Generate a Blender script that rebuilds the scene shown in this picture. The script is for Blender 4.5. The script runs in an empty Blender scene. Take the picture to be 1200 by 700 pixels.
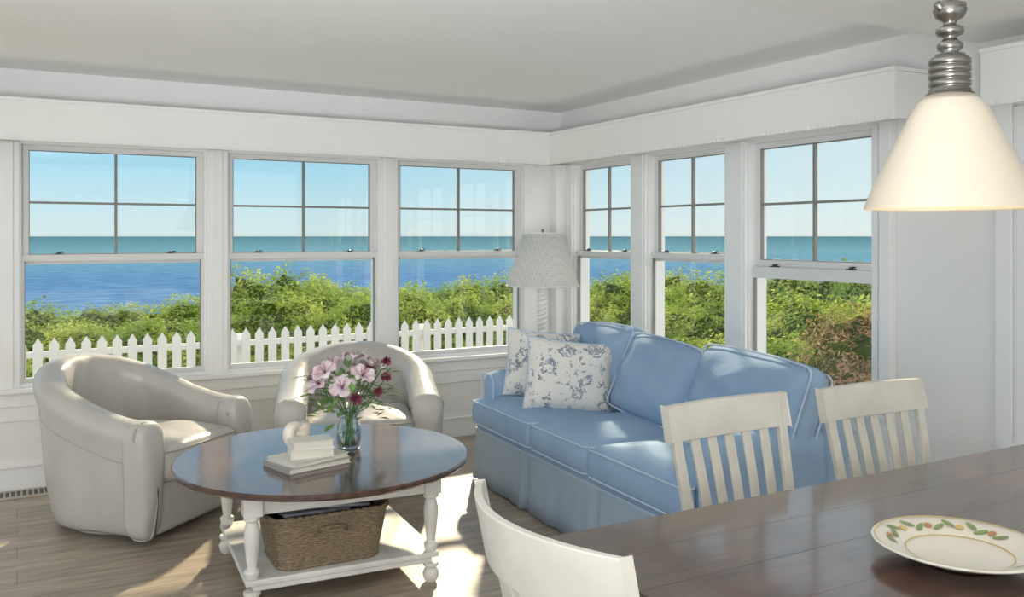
import bpy, math, random
from mathutils import Vector, Matrix, noise
random.seed(11)
sc=bpy.context.scene
COL=sc.collection
pi=math.pi
# ------------------------------------------------------------ materials
def nt(name):
    m=bpy.data.materials.new(name); m.use_nodes=True
    t=m.node_tree; b=t.nodes['Principled BSDF']
    return m,t,b
def mat(name,col,rough=.5,metal=0,col2=None,vscale=5,stretch=(1,1,1),bump=0,bscale=30,emis=None,es=0,lo=.35,hi=.65,coat=0,spec=.5):
    m,t,b=nt(name)
    b.inputs['Base Color'].default_value=(*col,1)
    b.inputs['Roughness'].default_value=rough
    b.inputs['Metallic'].default_value=metal
    b.inputs['Coat Weight'].default_value=coat; b.inputs['Coat Roughness'].default_value=.10
    b.inputs['Specular IOR Level'].default_value=spec
    tc=t.nodes.new('ShaderNodeTexCoord'); mp=t.nodes.new('ShaderNodeMapping')
    mp.inputs['Scale'].default_value=stretch
    t.links.new(tc.outputs['Object'],mp.inputs['Vector'])
    if col2 is None: col2=tuple(c*.985 for c in col)
    n=t.nodes.new('ShaderNodeTexNoise'); n.inputs['Scale'].default_value=vscale; n.inputs['Detail'].default_value=4
    t.links.new(mp.outputs[0],n.inputs['Vector'])
    r=t.nodes.new('ShaderNodeValToRGB')
    r.color_ramp.elements[0].position=lo; r.color_ramp.elements[0].color=(*col,1)
    r.color_ramp.elements[1].position=hi; r.color_ramp.elements[1].color=(*col2,1)
    t.links.new(n.outputs['Fac'],r.inputs[0]); t.links.new(r.outputs[0],b.inputs['Base Color'])
    if bump:
        n2=t.nodes.new('ShaderNodeTexNoise'); n2.inputs['Scale'].default_value=bscale; n2.inputs['Detail'].default_value=3
        t.links.new(mp.outputs[0],n2.inputs['Vector'])
        bp=t.nodes.new('ShaderNodeBump'); bp.inputs['Strength'].default_value=bump; bp.inputs['Distance'].default_value=.02
        t.links.new(n2.outputs['Fac'],bp.inputs['Height']); t.links.new(bp.outputs[0],b.inputs['Normal'])
    if emis:
        b.inputs['Emission Color'].default_value=(*emis,1); b.inputs['Emission Strength'].default_value=es
    return m
WHITE=mat('white_paint',(.85,.85,.83),.45)
WALLW=mat('wall_white',(.83,.83,.82),.6)
CEIL=mat('ceiling_paint',(.90,.92,.92),.8)
TRIMW=mat('trim_white',(.86,.865,.865),.35)
SASHW=mat('sash_white',(.72,.725,.725),.4)
MUNT=mat('muntin_backlit_grey',(.25,.245,.23),.5)  # backlit shade of the muntins put into their colour
DARKM=mat('dark_metal',(.06,.055,.05),.4,.6)
FENCEW=mat('fence_white',(.82,.82,.82),.7)
BLUE=mat('blue_cotton',(.31,.445,.62),.9,col2=(.275,.405,.585),vscale=4,bump=.5,bscale=6,spec=.2)
SKIRTB=mat('blue_cotton_skirt',(.36,.455,.565),.9,col2=(.33,.43,.545),vscale=4,bump=.35,bscale=7,spec=.2)
PIPE=mat('pale_piping',(.50,.61,.75),.8)
LEATH=mat('leather_taupe',(.52,.50,.47),.27,col2=(.49,.47,.44),vscale=5,bump=.35,bscale=6)
LEATHP=mat('leather_seam',(.40,.385,.36),.5)
BLANK=mat('dark_blanket',(.12,.11,.11),.9)
DTOP=mat('walnut_top',(.10,.046,.029),.18,col2=(.042,.019,.013),vscale=4,stretch=(1.0,10,9),bump=.05,bscale=3,coat=.75)
CTOP=mat('coffee_top_wood',(.095,.048,.032),.16,col2=(.045,.024,.017),vscale=3,stretch=(9,1.2,9),bump=.03,bscale=4,coat=.45)
DISTR=mat('distressed_white',(.78,.77,.73),.5,col2=(.68,.66,.61),vscale=9)
CHAIRW=mat('chair_cream_white',(.62,.60,.54),.42,col2=(.54,.52,.46),vscale=6)
NICKEL=mat('brushed_nickel',(.28,.27,.25),.28,1.0)
BURG=mat('burgundy_petal',(.20,.03,.07),.6,col2=(.32,.08,.13),vscale=40)
PINK=mat('pink_petal',(.64,.42,.50),.55,col2=(.82,.75,.76),vscale=25)
STEMG=mat('stem_green',(.10,.22,.05),.5)
LEAFG=mat('bouquet_leaf',(.12,.24,.06),.5,col2=(.22,.36,.11),vscale=20)
PAPER=mat('book_pages',(.80,.77,.68),.8,stretch=(1,1,60),vscale=6,col2=(.66,.63,.54))
COVB=mat('book_cover_taupe',(.36,.34,.31),.4)
COVC=mat('book_cover_cream',(.74,.72,.65),.4)
COVG=mat('book_cover_pale',(.62,.60,.54),.5)
SHELLM=mat('shell_white',(.82,.78,.70),.3,col2=(.68,.60,.50),vscale=14)
CERAM=mat('ceramic_cream',(.76,.72,.63),.12,coat=.5)
CERY=mat('glaze_yellow',(.62,.46,.16),.2)
CERG=mat('glaze_green',(.22,.30,.12),.2)
CERR=mat('glaze_rust',(.45,.22,.10),.2)
MAG=mat('magazine_paper',(.55,.56,.58),.4,col2=(.20,.22,.28),vscale=12)
GRILLE=mat('vent_grille',(.50,.46,.40),.4,.3)
PEND=mat('opal_glass',(.60,.53,.43),.3,emis=(1,.78,.54),es=.05)
BULB=mat('bulb_glow',(1,.9,.7),.3,emis=(1,.85,.6),es=3)
REFLECTOR=mat('pale_reflector',(.72,.71,.69),.8)  # colour of the added bounce surface

def wicker():
    m,t,b=nt('wicker'); tc=t.nodes.new('ShaderNodeTexCoord')
    n=t.nodes.new('ShaderNodeTexNoise'); n.inputs['Scale'].default_value=130
    mp=t.nodes.new('ShaderNodeMapping'); mp.inputs['Scale'].default_value=(.4,.4,2)
    t.links.new(tc.outputs['Object'],mp.inputs[0]); t.links.new(mp.outputs[0],n.inputs['Vector'])
    r=t.nodes.new('ShaderNodeValToRGB'); r.color_ramp.elements[0].color=(.14,.10,.062,1); r.color_ramp.elements[1].color=(.30,.23,.145,1)
    r.color_ramp.elements[0].position=.35; r.color_ramp.elements[1].position=.62
    t.links.new(n.outputs['Fac'],r.inputs[0]); t.links.new(r.outputs[0],b.inputs['Base Color']); b.inputs['Roughness'].default_value=.7
    return m
WICK=wicker()
def floormat():
    m,t,b=nt('floor_planks'); tc=t.nodes.new('ShaderNodeTexCoord')
    br=t.nodes.new('ShaderNodeTexBrick'); br.inputs['Scale'].default_value=1
    br.inputs['Brick Width'].default_value=2.1; br.inputs['Row Height'].default_value=.18
    br.inputs['Mortar Size'].default_value=.0018; br.inputs['Mortar Smooth'].default_value=.1
    br.inputs['Color1'].default_value=(.47,.395,.31,1); br.inputs['Color2'].default_value=(.37,.31,.24,1); br.inputs['Mortar'].default_value=(.18,.15,.12,1)
    t.links.new(tc.outputs['Object'],br.inputs['Vector'])
    mp=t.nodes.new('ShaderNodeMapping'); mp.inputs['Scale'].default_value=(1.2,8,1)
    n=t.nodes.new('ShaderNodeTexNoise'); n.inputs['Scale'].default_value=3; n.inputs['Detail'].default_value=6
    t.links.new(tc.outputs['Object'],mp.inputs[0]); t.links.new(mp.outputs[0],n.inputs['Vector'])
    r=t.nodes.new('ShaderNodeValToRGB'); r.color_ramp.elements[0].color=(.62,.61,.60,1); r.color_ramp.elements[1].color=(1.12,1.11,1.1,1)
    r.color_ramp.elements[0].position=.3; r.color_ramp.elements[1].position=.7
    t.links.new(n.outputs['Fac'],r.inputs[0])
    mx=t.nodes.new('ShaderNodeMix'); mx.data_type='RGBA'; mx.blend_type='MULTIPLY'; mx.inputs[0].default_value=1
    t.links.new(br.outputs['Color'],mx.inputs[6]); t.links.new(r.outputs[0],mx.inputs[7]); t.links.new(mx.outputs[2],b.inputs['Base Color'])
    b.inputs['Roughness'].default_value=.36
    return m
FLOORM=floormat()
def glassmat():
    m=bpy.data.materials.new('window_glass'); m.use_nodes=True; t=m.node_tree; t.nodes.clear()
    o=t.nodes.new('ShaderNodeOutputMaterial'); mx=t.nodes.new('ShaderNodeMixShader'); mx.inputs[0].default_value=.025
    a=t.nodes.new('ShaderNodeBsdfTransparent'); g=t.nodes.new('ShaderNodeBsdfGlossy'); g.inputs['Roughness'].default_value=.02
    t.links.new(a.outputs[0],mx.inputs[1]); t.links.new(g.outputs[0],mx.inputs[2]); t.links.new(mx.outputs[0],o.inputs[0]); return m
GLASS=glassmat()
def vaseglass():
    m=bpy.data.materials.new('vase_glass'); m.use_nodes=True; t=m.node_tree; t.nodes.clear()
    o=t.nodes.new('ShaderNodeOutputMaterial'); mx=t.nodes.new('ShaderNodeMixShader')
    lw=t.nodes.new('ShaderNodeLayerWeight'); lw.inputs[0].default_value=.45
    a=t.nodes.new('ShaderNodeBsdfTransparent'); a.inputs[0].default_value=(.88,.94,.94,1)
    g=t.nodes.new('ShaderNodeBsdfGlossy'); g.inputs['Roughness'].default_value=.03
    t.links.new(lw.outputs['Facing'],mx.inputs[0]); t.links.new(a.outputs[0],mx.inputs[1]); t.links.new(g.outputs[0],mx.inputs[2]); t.links.new(mx.outputs[0],o.inputs[0]); return m
VGLASS=vaseglass()
def leafmat(name,c1,c2,c3,ns=1.3):
    m=bpy.data.materials.new(name); m.use_nodes=True; t=m.node_tree; t.nodes.clear()
    o=t.nodes.new('ShaderNodeOutputMaterial'); mx=t.nodes.new('ShaderNodeMixShader'); mx.inputs[0].default_value=.5
    d=t.nodes.new('ShaderNodeBsdfDiffuse'); tr=t.nodes.new('ShaderNodeBsdfTranslucent')
    g=t.nodes.new('ShaderNodeNewGeometry'); n=t.nodes.new('ShaderNodeTexNoise'); n.inputs['Scale'].default_value=ns; n.inputs['Detail'].default_value=6; n.inputs['Roughness'].default_value=.6
    t.links.new(g.outputs['Position'],n.inputs['Vector'])
    r=t.nodes.new('ShaderNodeValToRGB'); e=r.color_ramp.elements
    e[0].position=.32; e[0].color=(*c1,1); e[1].position=.70; e[1].color=(*c3,1); x=e.new(.5); x.color=(*c2,1)
    t.links.new(n.outputs['Fac'],r.inputs[0]); t.links.new(r.outputs[0],d.inputs[0]); t.links.new(r.outputs[0],tr.inputs[0])
    t.links.new(d.outputs[0],mx.inputs[1]); t.links.new(tr.outputs[0],mx.inputs[2]); t.links.new(mx.outputs[0],o.inputs[0]); return m
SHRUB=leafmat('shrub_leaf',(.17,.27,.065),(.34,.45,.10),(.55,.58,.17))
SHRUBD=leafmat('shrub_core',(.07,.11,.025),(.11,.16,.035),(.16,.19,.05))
DRY=leafmat('dry_brush',(.20,.12,.085),(.36,.25,.16),(.42,.37,.18))
PLUME=mat('sumac_plume',(.22,.08,.05),.8,col2=(.30,.15,.08),vscale=20)
GRASS=leafmat('grass_ground',(.10,.13,.03),(.18,.20,.05),(.26,.24,.09))
def toile():
    m,t,b=nt('toile_fabric'); tc=t.nodes.new('ShaderNodeTexCoord')
    n=t.nodes.new('ShaderNodeTexNoise'); n.inputs['Scale'].default_value=9; n.inputs['Detail'].default_value=9; n.inputs['Roughness'].default_value=.72; n.inputs['Distortion'].default_value=.4
    t.links.new(tc.outputs['Object'],n.inputs['Vector'])
    r=t.nodes.new('ShaderNodeValToRGB'); e=r.color_ramp.elements
    W_=(.80,.79,.75)
    e[0].position=.0; e[0].color=(*W_,1); e[1].position=1; e[1].color=(*W_,1)
    for p,c in ((.40,W_),(.415,(.10,.15,.25)),(.44,(.17,.23,.34)),(.45,W_),(.60,W_),(.612,(.15,.19,.29)),(.632,(.31,.35,.42)),(.645,W_)):
        x=e.new(p); x.color=(*c,1)
    t.links.new(n.outputs['Fac'],r.inputs[0]); t.links.new(r.outputs[0],b.inputs['Base Color']); b.inputs['Roughness'].default_value=.9
    return m
TOILE=toile()
def shade_woven():
    m=bpy.data.materials.new('woven_shade'); m.use_nodes=True; t=m.node_tree; t.nodes.clear()
    o=t.nodes.new('ShaderNodeOutputMaterial'); mx=t.nodes.new('ShaderNodeMixShader'); mx.inputs[0].default_value=.6
    d=t.nodes.new('ShaderNodeBsdfDiffuse'); tr=t.nodes.new('ShaderNodeBsdfTranslucent')
    tc=t.nodes.new('ShaderNodeTexCoord'); v=t.nodes.new('ShaderNodeTexVoronoi'); v.inputs['Scale'].default_value=50; v.inputs['Randomness'].default_value=.1
    t.links.new(tc.outputs['Object'],v.inputs['Vector'])
    r=t.nodes.new('ShaderNodeValToRGB'); r.color_ramp.elements[0].position=.15; r.color_ramp.elements[0].color=(.74,.74,.72,1); r.color_ramp.elements[1].position=.4; r.color_ramp.elements[1].color=(.95,.95,.94,1)
    t.links.new(v.outputs['Distance'],r.inputs[0]); t.links.new(r.outputs[0],d.inputs[0]); t.links.new(r.outputs[0],tr.inputs[0])
    t.links.new(d.outputs[0],mx.inputs[1]); t.links.new(tr.outputs[0],mx.inputs[2]); t.links.new(mx.outputs[0],o.inputs[0]); return m
SHADEM=shade_woven()
def seamat():
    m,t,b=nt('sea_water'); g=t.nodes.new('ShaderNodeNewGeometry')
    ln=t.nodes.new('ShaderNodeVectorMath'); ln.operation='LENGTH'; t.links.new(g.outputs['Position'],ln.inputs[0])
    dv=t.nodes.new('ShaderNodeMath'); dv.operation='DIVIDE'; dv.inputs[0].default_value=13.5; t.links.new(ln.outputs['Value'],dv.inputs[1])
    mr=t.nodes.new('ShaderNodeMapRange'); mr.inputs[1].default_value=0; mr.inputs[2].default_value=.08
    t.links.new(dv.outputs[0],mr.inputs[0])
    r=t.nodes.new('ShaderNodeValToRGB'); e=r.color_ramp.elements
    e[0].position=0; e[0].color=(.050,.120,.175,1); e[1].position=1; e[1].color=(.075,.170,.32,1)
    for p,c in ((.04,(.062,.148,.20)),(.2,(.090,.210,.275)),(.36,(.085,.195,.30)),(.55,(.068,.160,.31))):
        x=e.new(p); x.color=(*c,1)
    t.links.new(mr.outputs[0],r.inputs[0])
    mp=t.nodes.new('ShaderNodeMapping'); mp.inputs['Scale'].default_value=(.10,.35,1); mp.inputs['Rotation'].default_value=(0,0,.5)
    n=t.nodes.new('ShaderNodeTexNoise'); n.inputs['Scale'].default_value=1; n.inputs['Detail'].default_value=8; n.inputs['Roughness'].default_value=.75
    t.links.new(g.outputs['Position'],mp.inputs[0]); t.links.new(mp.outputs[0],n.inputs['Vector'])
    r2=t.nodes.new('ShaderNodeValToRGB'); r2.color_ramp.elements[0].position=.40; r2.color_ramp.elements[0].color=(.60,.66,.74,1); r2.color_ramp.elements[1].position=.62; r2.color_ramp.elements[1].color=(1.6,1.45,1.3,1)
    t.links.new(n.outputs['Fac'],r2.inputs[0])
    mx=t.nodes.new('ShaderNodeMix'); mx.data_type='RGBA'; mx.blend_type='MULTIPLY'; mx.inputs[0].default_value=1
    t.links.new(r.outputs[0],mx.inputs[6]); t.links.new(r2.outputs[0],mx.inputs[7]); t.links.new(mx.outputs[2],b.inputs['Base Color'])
    b.inputs['Roughness'].default_value=1; b.inputs['Specular IOR Level'].default_value=0
    return m
SEAM=seamat()
# ------------------------------------------------------------ mesh builder
class MB:
    def __init__(s): s.v=[]; s.f=[]; s.m=[]; s.mat=0; s.M=Matrix.Identity(4)
    def add(s,vs,fs):
        o=len(s.v); s.v+= [tuple(s.M@Vector(v)) for v in vs]
        for f in fs: s.f.append(tuple(i+o for i in f)); s.m.append(s.mat)
    def box(s,x0,x1,y0,y1,z0,z1):
        s.add([(x0,y0,z0),(x1,y0,z0),(x1,y1,z0),(x0,y1,z0),(x0,y0,z1),(x1,y0,z1),(x1,y1,z1),(x0,y1,z1)],
              [(3,2,1,0),(4,5,6,7),(0,1,5,4),(1,2,6,5),(2,3,7,6),(3,0,4,7)])
    def prism(s,pts,y0,y1):
        n=len(pts); s.add([(x,y0,z) for x,z in pts]+[(x,y1,z) for x,z in pts],
          [tuple(range(n)),tuple(range(2*n-1,n-1,-1))]+[(i,i+n,(i+1)%n+n,(i+1)%n) for i in range(n)])
    def lathe(s,prof,cx=0,cy=0,n=24,cap=True):
        vs=[];fs=[]
        for r,z in prof:
            for i in range(n):
                a=2*pi*i/n; vs.append((cx+r*math.cos(a),cy+r*math.sin(a),z))
        for k in range(len(prof)-1):
            for i in range(n):
                j=(i+1)%n; fs.append((k*n+i,k*n+j,(k+1)*n+j,(k+1)*n+i))
        if cap:
            if prof[0][0]>1e-5: fs.append(tuple(reversed(range(n))))
            if prof[-1][0]>1e-5: fs.append(tuple((len(prof)-1)*n+i for i in range(n)))
        s.add(vs,fs)
    def tube(s,path,r,n=8,closed=False,cap=True):
        P=[Vector(p) for p in path]; L=len(P); vs=[];fs=[]
        up=None
        for i in range(L):
            if closed: d=(P[(i+1)%L]-P[i-1])
            else: d=P[min(i+1,L-1)]-P[max(i-1,0)]
            d.normalize()
            if up is None:
                up=Vector((0,0,1)) if abs(d.z)<.9 else Vector((1,0,0))
            a=d.cross(up)
            if a.length<1e-4: a=d.cross(Vector((0,1,0)))
            a.normalize(); b=a.cross(d).normalized(); up=b
            rr=r[i] if isinstance(r,(list,tuple)) else r
            for k in range(n):
                t=2*pi*k/n; vs.append(tuple(P[i]+a*math.cos(t)*rr+b*math.sin(t)*rr))
        for i in range(L if closed else L-1):
            for k in range(n):
                j=(k+1)%n; i2=(i+1)%L
                fs.append((i*n+k,i2*n+k,i2*n+j,i*n+j))
        if not closed and cap:
            fs.append(tuple(range(n))); fs.append(tuple((L-1)*n+k for k in reversed(range(n))))
        s.add(vs,fs)
    def softbox(s,w,d,h,r=.05,bulge=.02,fb=0,n=6,jit=0,seed=0):
        H=(w/2,d/2,h/2)
        def co(hf):
            rr=min(r,hf*.98); a=[-hf,-hf+.12*rr,-hf+.35*rr,-hf+.65*rr,-hf+rr]
            inner=[-hf+rr+(2*(hf-rr))*k/n for k in range(1,n)]
            return a+inner+[-x for x in reversed(a)]
        ax=[co(x) for x in H]; idx={};vs=[];fs=[]
        def vid(p):
            k=tuple(round(c,5) for c in p)
            if k in idx: return idx[k]
            q=Vector(p); inn=Vector([max(-(H[i]-min(r,H[i]*.98)),min(H[i]-min(r,H[i]*.98),q[i])) for i in range(3)])
            dd=q-inn
            if dd.length>1e-9:
                mx=max(abs(c) for c in dd); dd=dd.normalized()*mx
            q=inn+dd
            u,v,z=[max(-1,min(1,q[i]/H[i])) for i in range(3)]
            q.z+=z*bulge*(1-u*u)*(1-v*v)
            q.y+=v*fb*(1-u*u)*(1-z*z)
            if jit: 
                w_=(1-u**4)*(1-z**4) if fb else 1
                q.y+=jit*w_*(noise.noise(Vector((u*1.6+seed*7,z*1.6,v*.3)))+.16*noise.noise(Vector((u*6+seed*3,z*4,v*.3))))
            idx[k]=len(vs); vs.append(tuple(q)); return idx[k]
        for a in range(3):
            b,c=(a+1)%3,(a+2)%3
            for sg in (-1,1):
                for i in range(len(ax[b])-1):
                    for j in range(len(ax[c])-1):
                        quad=[]
                        for (ii,jj) in ((i,j),(i+1,j),(i+1,j+1),(i,j+1)):
                            p=[0,0,0]; p[a]=sg*H[a]; p[b]=ax[b][ii]; p[c]=ax[c][jj]; quad.append(vid(p))
                        if sg<0: quad.reverse()
                        if len(set(quad))>2: fs.append(tuple(quad))
        s.add(vs,fs)
    def cushion(s,outline,z0,z1,r=.05,bulge=.03,jit=.0,seed=0):
        n=len(outline); cx=sum(p[0] for p in outline)/n; cy=sum(p[1] for p in outline)/n
        zm=(z0+z1)/2; hh=(z1-z0)/2; rings=[]
        seq=[(.12,-1.0-.0),(.5,-1),(.88,-1),(.965,-.92),(.99,-.6),(1.0,0),(.99,.6),(.965,.92)]
        for sc_,zz in seq: rings.append((sc_,zm+hh*zz,0))
        for sc_ in (.9,.8,.65,.5,.3,.12): rings.append((sc_,z1+bulge*(1-sc_**2.5),1-sc_**2))
        vs=[];fs=[]
        for sc_,z,w_ in rings:
            for x,y in outline:
                X=cx+(x-cx)*sc_; Y=cy+(y-cy)*sc_
                vs.append((X,Y,z+(jit*w_*noise.noise(Vector((X*6,Y*6,seed))) if jit else 0)))
        for k in range(len(rings)-1):
            for i in range(n):
                j=(i+1)%n; fs.append((k*n+i,k*n+j,(k+1)*n+j,(k+1)*n+i))
        fs.append(tuple(reversed(range(n)))); fs.append(tuple((len(rings)-1)*n+i for i in range(n)))
        s.add(vs,fs)
    def obj(s,name,mats,parent=None,smooth=False,bevel=0,sub=0,loc=(0,0,0),rot=(0,0,0),seg=2):
        me=bpy.data.meshes.new(name); me.from_pydata(s.v,[],s.f)
        if not isinstance(mats,(list,tuple)): mats=[mats]
        for m in mats: me.materials.append(m)
        for p,mi in zip(me.polygons,s.m): p.material_index=mi; p.use_smooth=smooth
        me.update()
        o=bpy.data.objects.new(name,me); COL.objects.link(o); o.location=loc; o.rotation_euler=rot
        if parent: o.parent=parent
        if bevel:
            b=o.modifiers.new('bevel','BEVEL'); b.width=bevel; b.segments=seg; b.limit_method='ANGLE'; b.angle_limit=.7
        if sub:
            b=o.modifiers.new('sub','SUBSURF'); b.levels=sub; b.render_levels=sub
        return o
def tag(o,label=None,cat=None,kind=None,group=None):
    if label: o['label']=label
    if cat: o['category']=cat
    if kind: o['kind']=kind
    if group: o['group']=group
    return o
def empty(name,loc,rz,label,cat,kind=None,group=None):
    e=bpy.data.objects.new(name,None); COL.objects.link(e); e.location=loc; e.rotation_euler=(0,0,rz); e.empty_display_size=.1
    return tag(e,label,cat,kind,group)
def roundpoly(pts,r=.05,k=5,step=.06):
    out=[];n=len(pts)
    for i in range(n):
        p0=Vector(pts[i-1]);p=Vector(pts[i]);p1=Vector(pts[(i+1)%n])
        a=(p0-p).normalized();b=(p1-p).normalized()
        s=p+a*r;e=p+b*r
        for j in range(k+1):
            t=j/k; out.append(tuple(s*(1-t)**2+p*2*t*(1-t)+e*t*t))
        nx=Vector(pts[(i+1)%n])+(Vector(p)-p1).normalized()*r
        m=int((nx-e).length/step)
        for j in range(1,m): out.append(tuple(e.lerp(nx,j/m)))
    return out
# ------------------------------------------------------------ room
H=1.55; YB=6.18; XR=3.92; CZ=2.57; SZ=.62; HZ=2.13
backw=[(-2.45,1.10),(-1.22,1.10),(.01,1.10),(1.24,1.10),(2.47,1.10)]
rightw=[(5.99,.80),(5.03,.82),(4.04,.93),(2.26,.90),(1.1,.9)]
XL=-3.2; YN=-1.6
m=MB(); m.box(XL,XR+.15,YN,YB+.15,-.08,0); tag(m.obj('floor',FLOORM),kind='structure')
m=MB(); m.box(XL,XR+.25,YN,YB+.25,CZ,CZ+.1); tag(m.obj('ceiling',CEIL),kind='structure')
def wallseg(name,lo,hi,opens,horizontal):
    m=MB()
    def bx(a,b,z0,z1):
        if b-a<1e-4: return
        if horizontal: m.box(a,b,YB,YB+.15,z0,z1)
        else: m.box(XR,XR+.15,a,b,z0,z1)
    bx(lo,hi,-.08,SZ); bx(lo,hi,HZ,CZ)
    c=lo
    for a,b in sorted(opens): bx(c,a,SZ,HZ); c=b
    bx(c,hi,SZ,HZ)
    return tag(m.obj(name,WALLW),kind='structure')
wallseg('wall_back',XL,XR+.15,[(a,a+w) for a,w in backw],True)
wallseg('wall_right',YN,YB,[(a-w,a) for a,w in rightw],False)
m=MB(); m.box(XL,XR,YB-.02,YB,0,.14); m.box(XL,XR,YB-.028,YB,.14,.155); tag(m.obj('baseboard_back',TRIMW,bevel=.004),kind='structure')
m=MB(); m.box(XR-.02,XR,YN,YB-.03,0,.14); m.box(XR-.028,XR,YN,YB-.03,.14,.155); tag(m.obj('baseboard_right',TRIMW,bevel=.004),kind='structure')
m=MB(); m.box(XL,XR,YB-.06,YB+.03,SZ-.025,SZ+.005); m.box(XL,XR,YB-.022,YB,SZ-.11,SZ-.025); m.box(XL,XR,YB-.012,YB,SZ-.2,SZ-.11); tag(m.obj('trim_1',TRIMW,bevel=.004),kind='structure')
m=MB(); m.box(XR-.06,XR+.03,3.0,YB-.06,SZ-.025,SZ+.005); m.box(XR-.022,XR,3.0,YB-.03,SZ-.11,SZ-.025); m.box(XR-.06,XR+.03,0.1,2.4,SZ-.025,SZ+.005); m.box(XR-.022,XR,.1,2.4,SZ-.11,SZ-.025); tag(m.obj('trim_2',TRIMW,bevel=.004),kind='structure')
VB=2.118; VT=2.345; VD=.26
def valance(name,a,b,hor):
    m=MB()
    if hor:
        m.box(a,b,YB-VD,YB-VD+.02,VB,VT); m.box(a,b,YB-VD-.014,YB,VT,VT+.018)
        m.box(a,b,YB-VD-.010,YB-VD-.0005,VB-.006,VB+.018)
        x=a
        while x<b: m.box(x,x+.014,YB-VD-.016,YB-VD-.0105,VB-.001,VB+.013); x+=.026
    else:
        m.box(XR-VD,XR-VD+.02,a,b,VB,VT); m.box(XR-VD-.014,XR,a-.012,b,VT,VT+.018)
        m.box(XR-VD-.010,XR-VD-.0005,a-.01,b,VB-.006,VB+.018)
        m.box(XR-VD+.0205,XR,a+.001,a+.02,VB+.001,VT-.001)
        y=a
        while y<b: m.box(XR-VD-.016,XR-VD-.0105,y,y+.014,VB-.001,VB+.013); y+=.026
    return tag(m.obj(name,WHITE),kind='structure')
valance('trim_3',XL,XR-VD-.001,True); valance('trim_4',2.79,YB-.001,False); valance('trim_5',.2,2.36,False)
m=MB(); m.box(XL,XR,1.95,2.54,CZ-.12,CZ); tag(m.obj('trim_6',WHITE,bevel=.006),kind='structure')
m=MB(); m.box(XR-.05,XR,2.98,3.05,0,VT-.2); m.box(XR-.035,XR,2.36,2.44,0,VT); tag(m.obj('trim_7',TRIMW,bevel=.005),kind='structure')
m=MB(); m.box(XR-.11,XR,YB-.11,YB,SZ,HZ); tag(m.obj('trim_8',TRIMW,bevel=.008),kind='structure')
m=MB()
for i in range(len(backw)-1):
    a=backw[i][0]+backw[i][1]; b=backw[i+1][0]
    m.box(a-.004,b+.004,YB-.022,YB,SZ,HZ); m.box(a+.03,b-.03,YB-.032,YB-.0215,SZ,HZ)
m.box(3.565,3.82,YB-.022,YB,SZ,HZ)
tag(m.obj('trim_9',TRIMW,bevel=.003),kind='structure')
m=MB()
for a,b in ((5.025,5.195),(4.035,4.215),(3.05,3.115),(2.255,2.36)):
    m.box(XR-.022,XR,a,b,SZ,HZ); m.box(XR-.032,XR-.0215,a+.02,b-.02,SZ,HZ)
m.box(XR-.02,XR,5.985,6.07,SZ,HZ)
tag(m.obj('trim_10',TRIMW,bevel=.003),kind='structure')
# ------------------------------------------------------------ windows
wn=[0]
def window(loc,rz,w,lowered=False):
    wn[0]+=1
    e=empty('window_%d'%wn[0],loc,rz,None,None,'structure')
    j=.014
    m=MB(); m.box(0,j,0,.15,SZ,HZ); m.box(w-j,w,0,.15,SZ,HZ); m.box(j,w-j,0,.15,HZ-j,HZ); m.box(j,w-j,.0,.17,SZ,SZ+.025)
    m.obj('frame',TRIMW,e)
    z0=1.345 if lowered else 1.375; z1=HZ-j; s=.040; y0,y1=.060,.09
    m=MB(); a,b=j,w-j
    m.box(a,a+s,y0,y1,z0,z1); m.box(b-s,b,y0,y1,z0,z1); m.box(a+s,b-s,y0,y1,z1-.03,z1); m.box(a+s,b-s,y0,y1,z0,z0+.06)
    m.mat=1; zc=(z0+.06+z1-.03)/2; xc=w/2; g=.008
    m.box(xc-g,xc+g,y0+.004,y1-.004,z0+.06,z1-.03); m.box(a+s,xc-g,y0+.004,y1-.004,zc-g+.001,zc+g-.001); m.box(xc+g,b-s,y0+.004,y1-.004,zc-g+.001,zc+g-.001)
    for x in (a+s,b-s-.005): m.box(x,x+.005,y0-.001,y1-.006,z0+.06,z1-.03)
    m.box(a+s,b-s,y0-.001,y1-.006,z0+.06,z0+.065); m.box(a+s,b-s,y0-.001,y1-.006,z1-.035,z1-.03)
    m.obj('upper_sash',[SASHW,MUNT],e)
    m=MB(); m.box(a+s,b-s,.075,.078,z0+.06,z1-.03); m.obj('upper_glass',GLASS,e)
    z2=1.365 if lowered else 1.435; rl=.068 if lowered else .040; z3=SZ+.025; s=.016; y0,y1=.025,.055
    m=MB(); m.box(a,a+s,y0,y1,z3,z2); m.box(b-s,b,y0,y1,z3,z2); m.box(a+s,b-s,y0,y1,z2-rl,z2); m.box(a+s,b-s,y0,y1,z3,z3+.03)
    m.mat=1
    for x in (a+s,b-s-.005): m.box(x,x+.005,y0-.001,y1-.006,z3+.03,z2-rl)
    m.obj('lower_sash',[SASHW,MUNT],e)
    m=MB(); m.box(a+s,b-s,.040,.043,z3+.03,z2-rl); m.obj('lower_glass',GLASS,e)
    for fx in (.2,.8):
        m=MB(); x=w*fx; m.box(x-.03,x+.03,.03,.052,z2,z2+.006); m.lathe([(.013,z2+.006),(.013,z2+.014),(.004,z2+.018)],x,.042,10); m.tube([(x,.042,z2+.012),(x+.03,.035,z2+.016)],.004,6)
        m.obj('sash_lock',DARKM,e)
    return e
for a,w in backw: window((a,YB,0),0,w)
for i,(a,w) in enumerate(rightw): window((XR,a,0),-pi/2,w,i==2)
m=MB(); m.box(-.20,.16,5.98,6.13,.001,.006); m.mat=1
x=-.19
while x<.15: m.box(x,x+.010,5.99,6.12,.006,.012); x+=.030
m.box(-.20,.16,5.975,5.988,.001,.013); m.box(-.20,.16,6.122,6.134,.001,.013)
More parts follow.
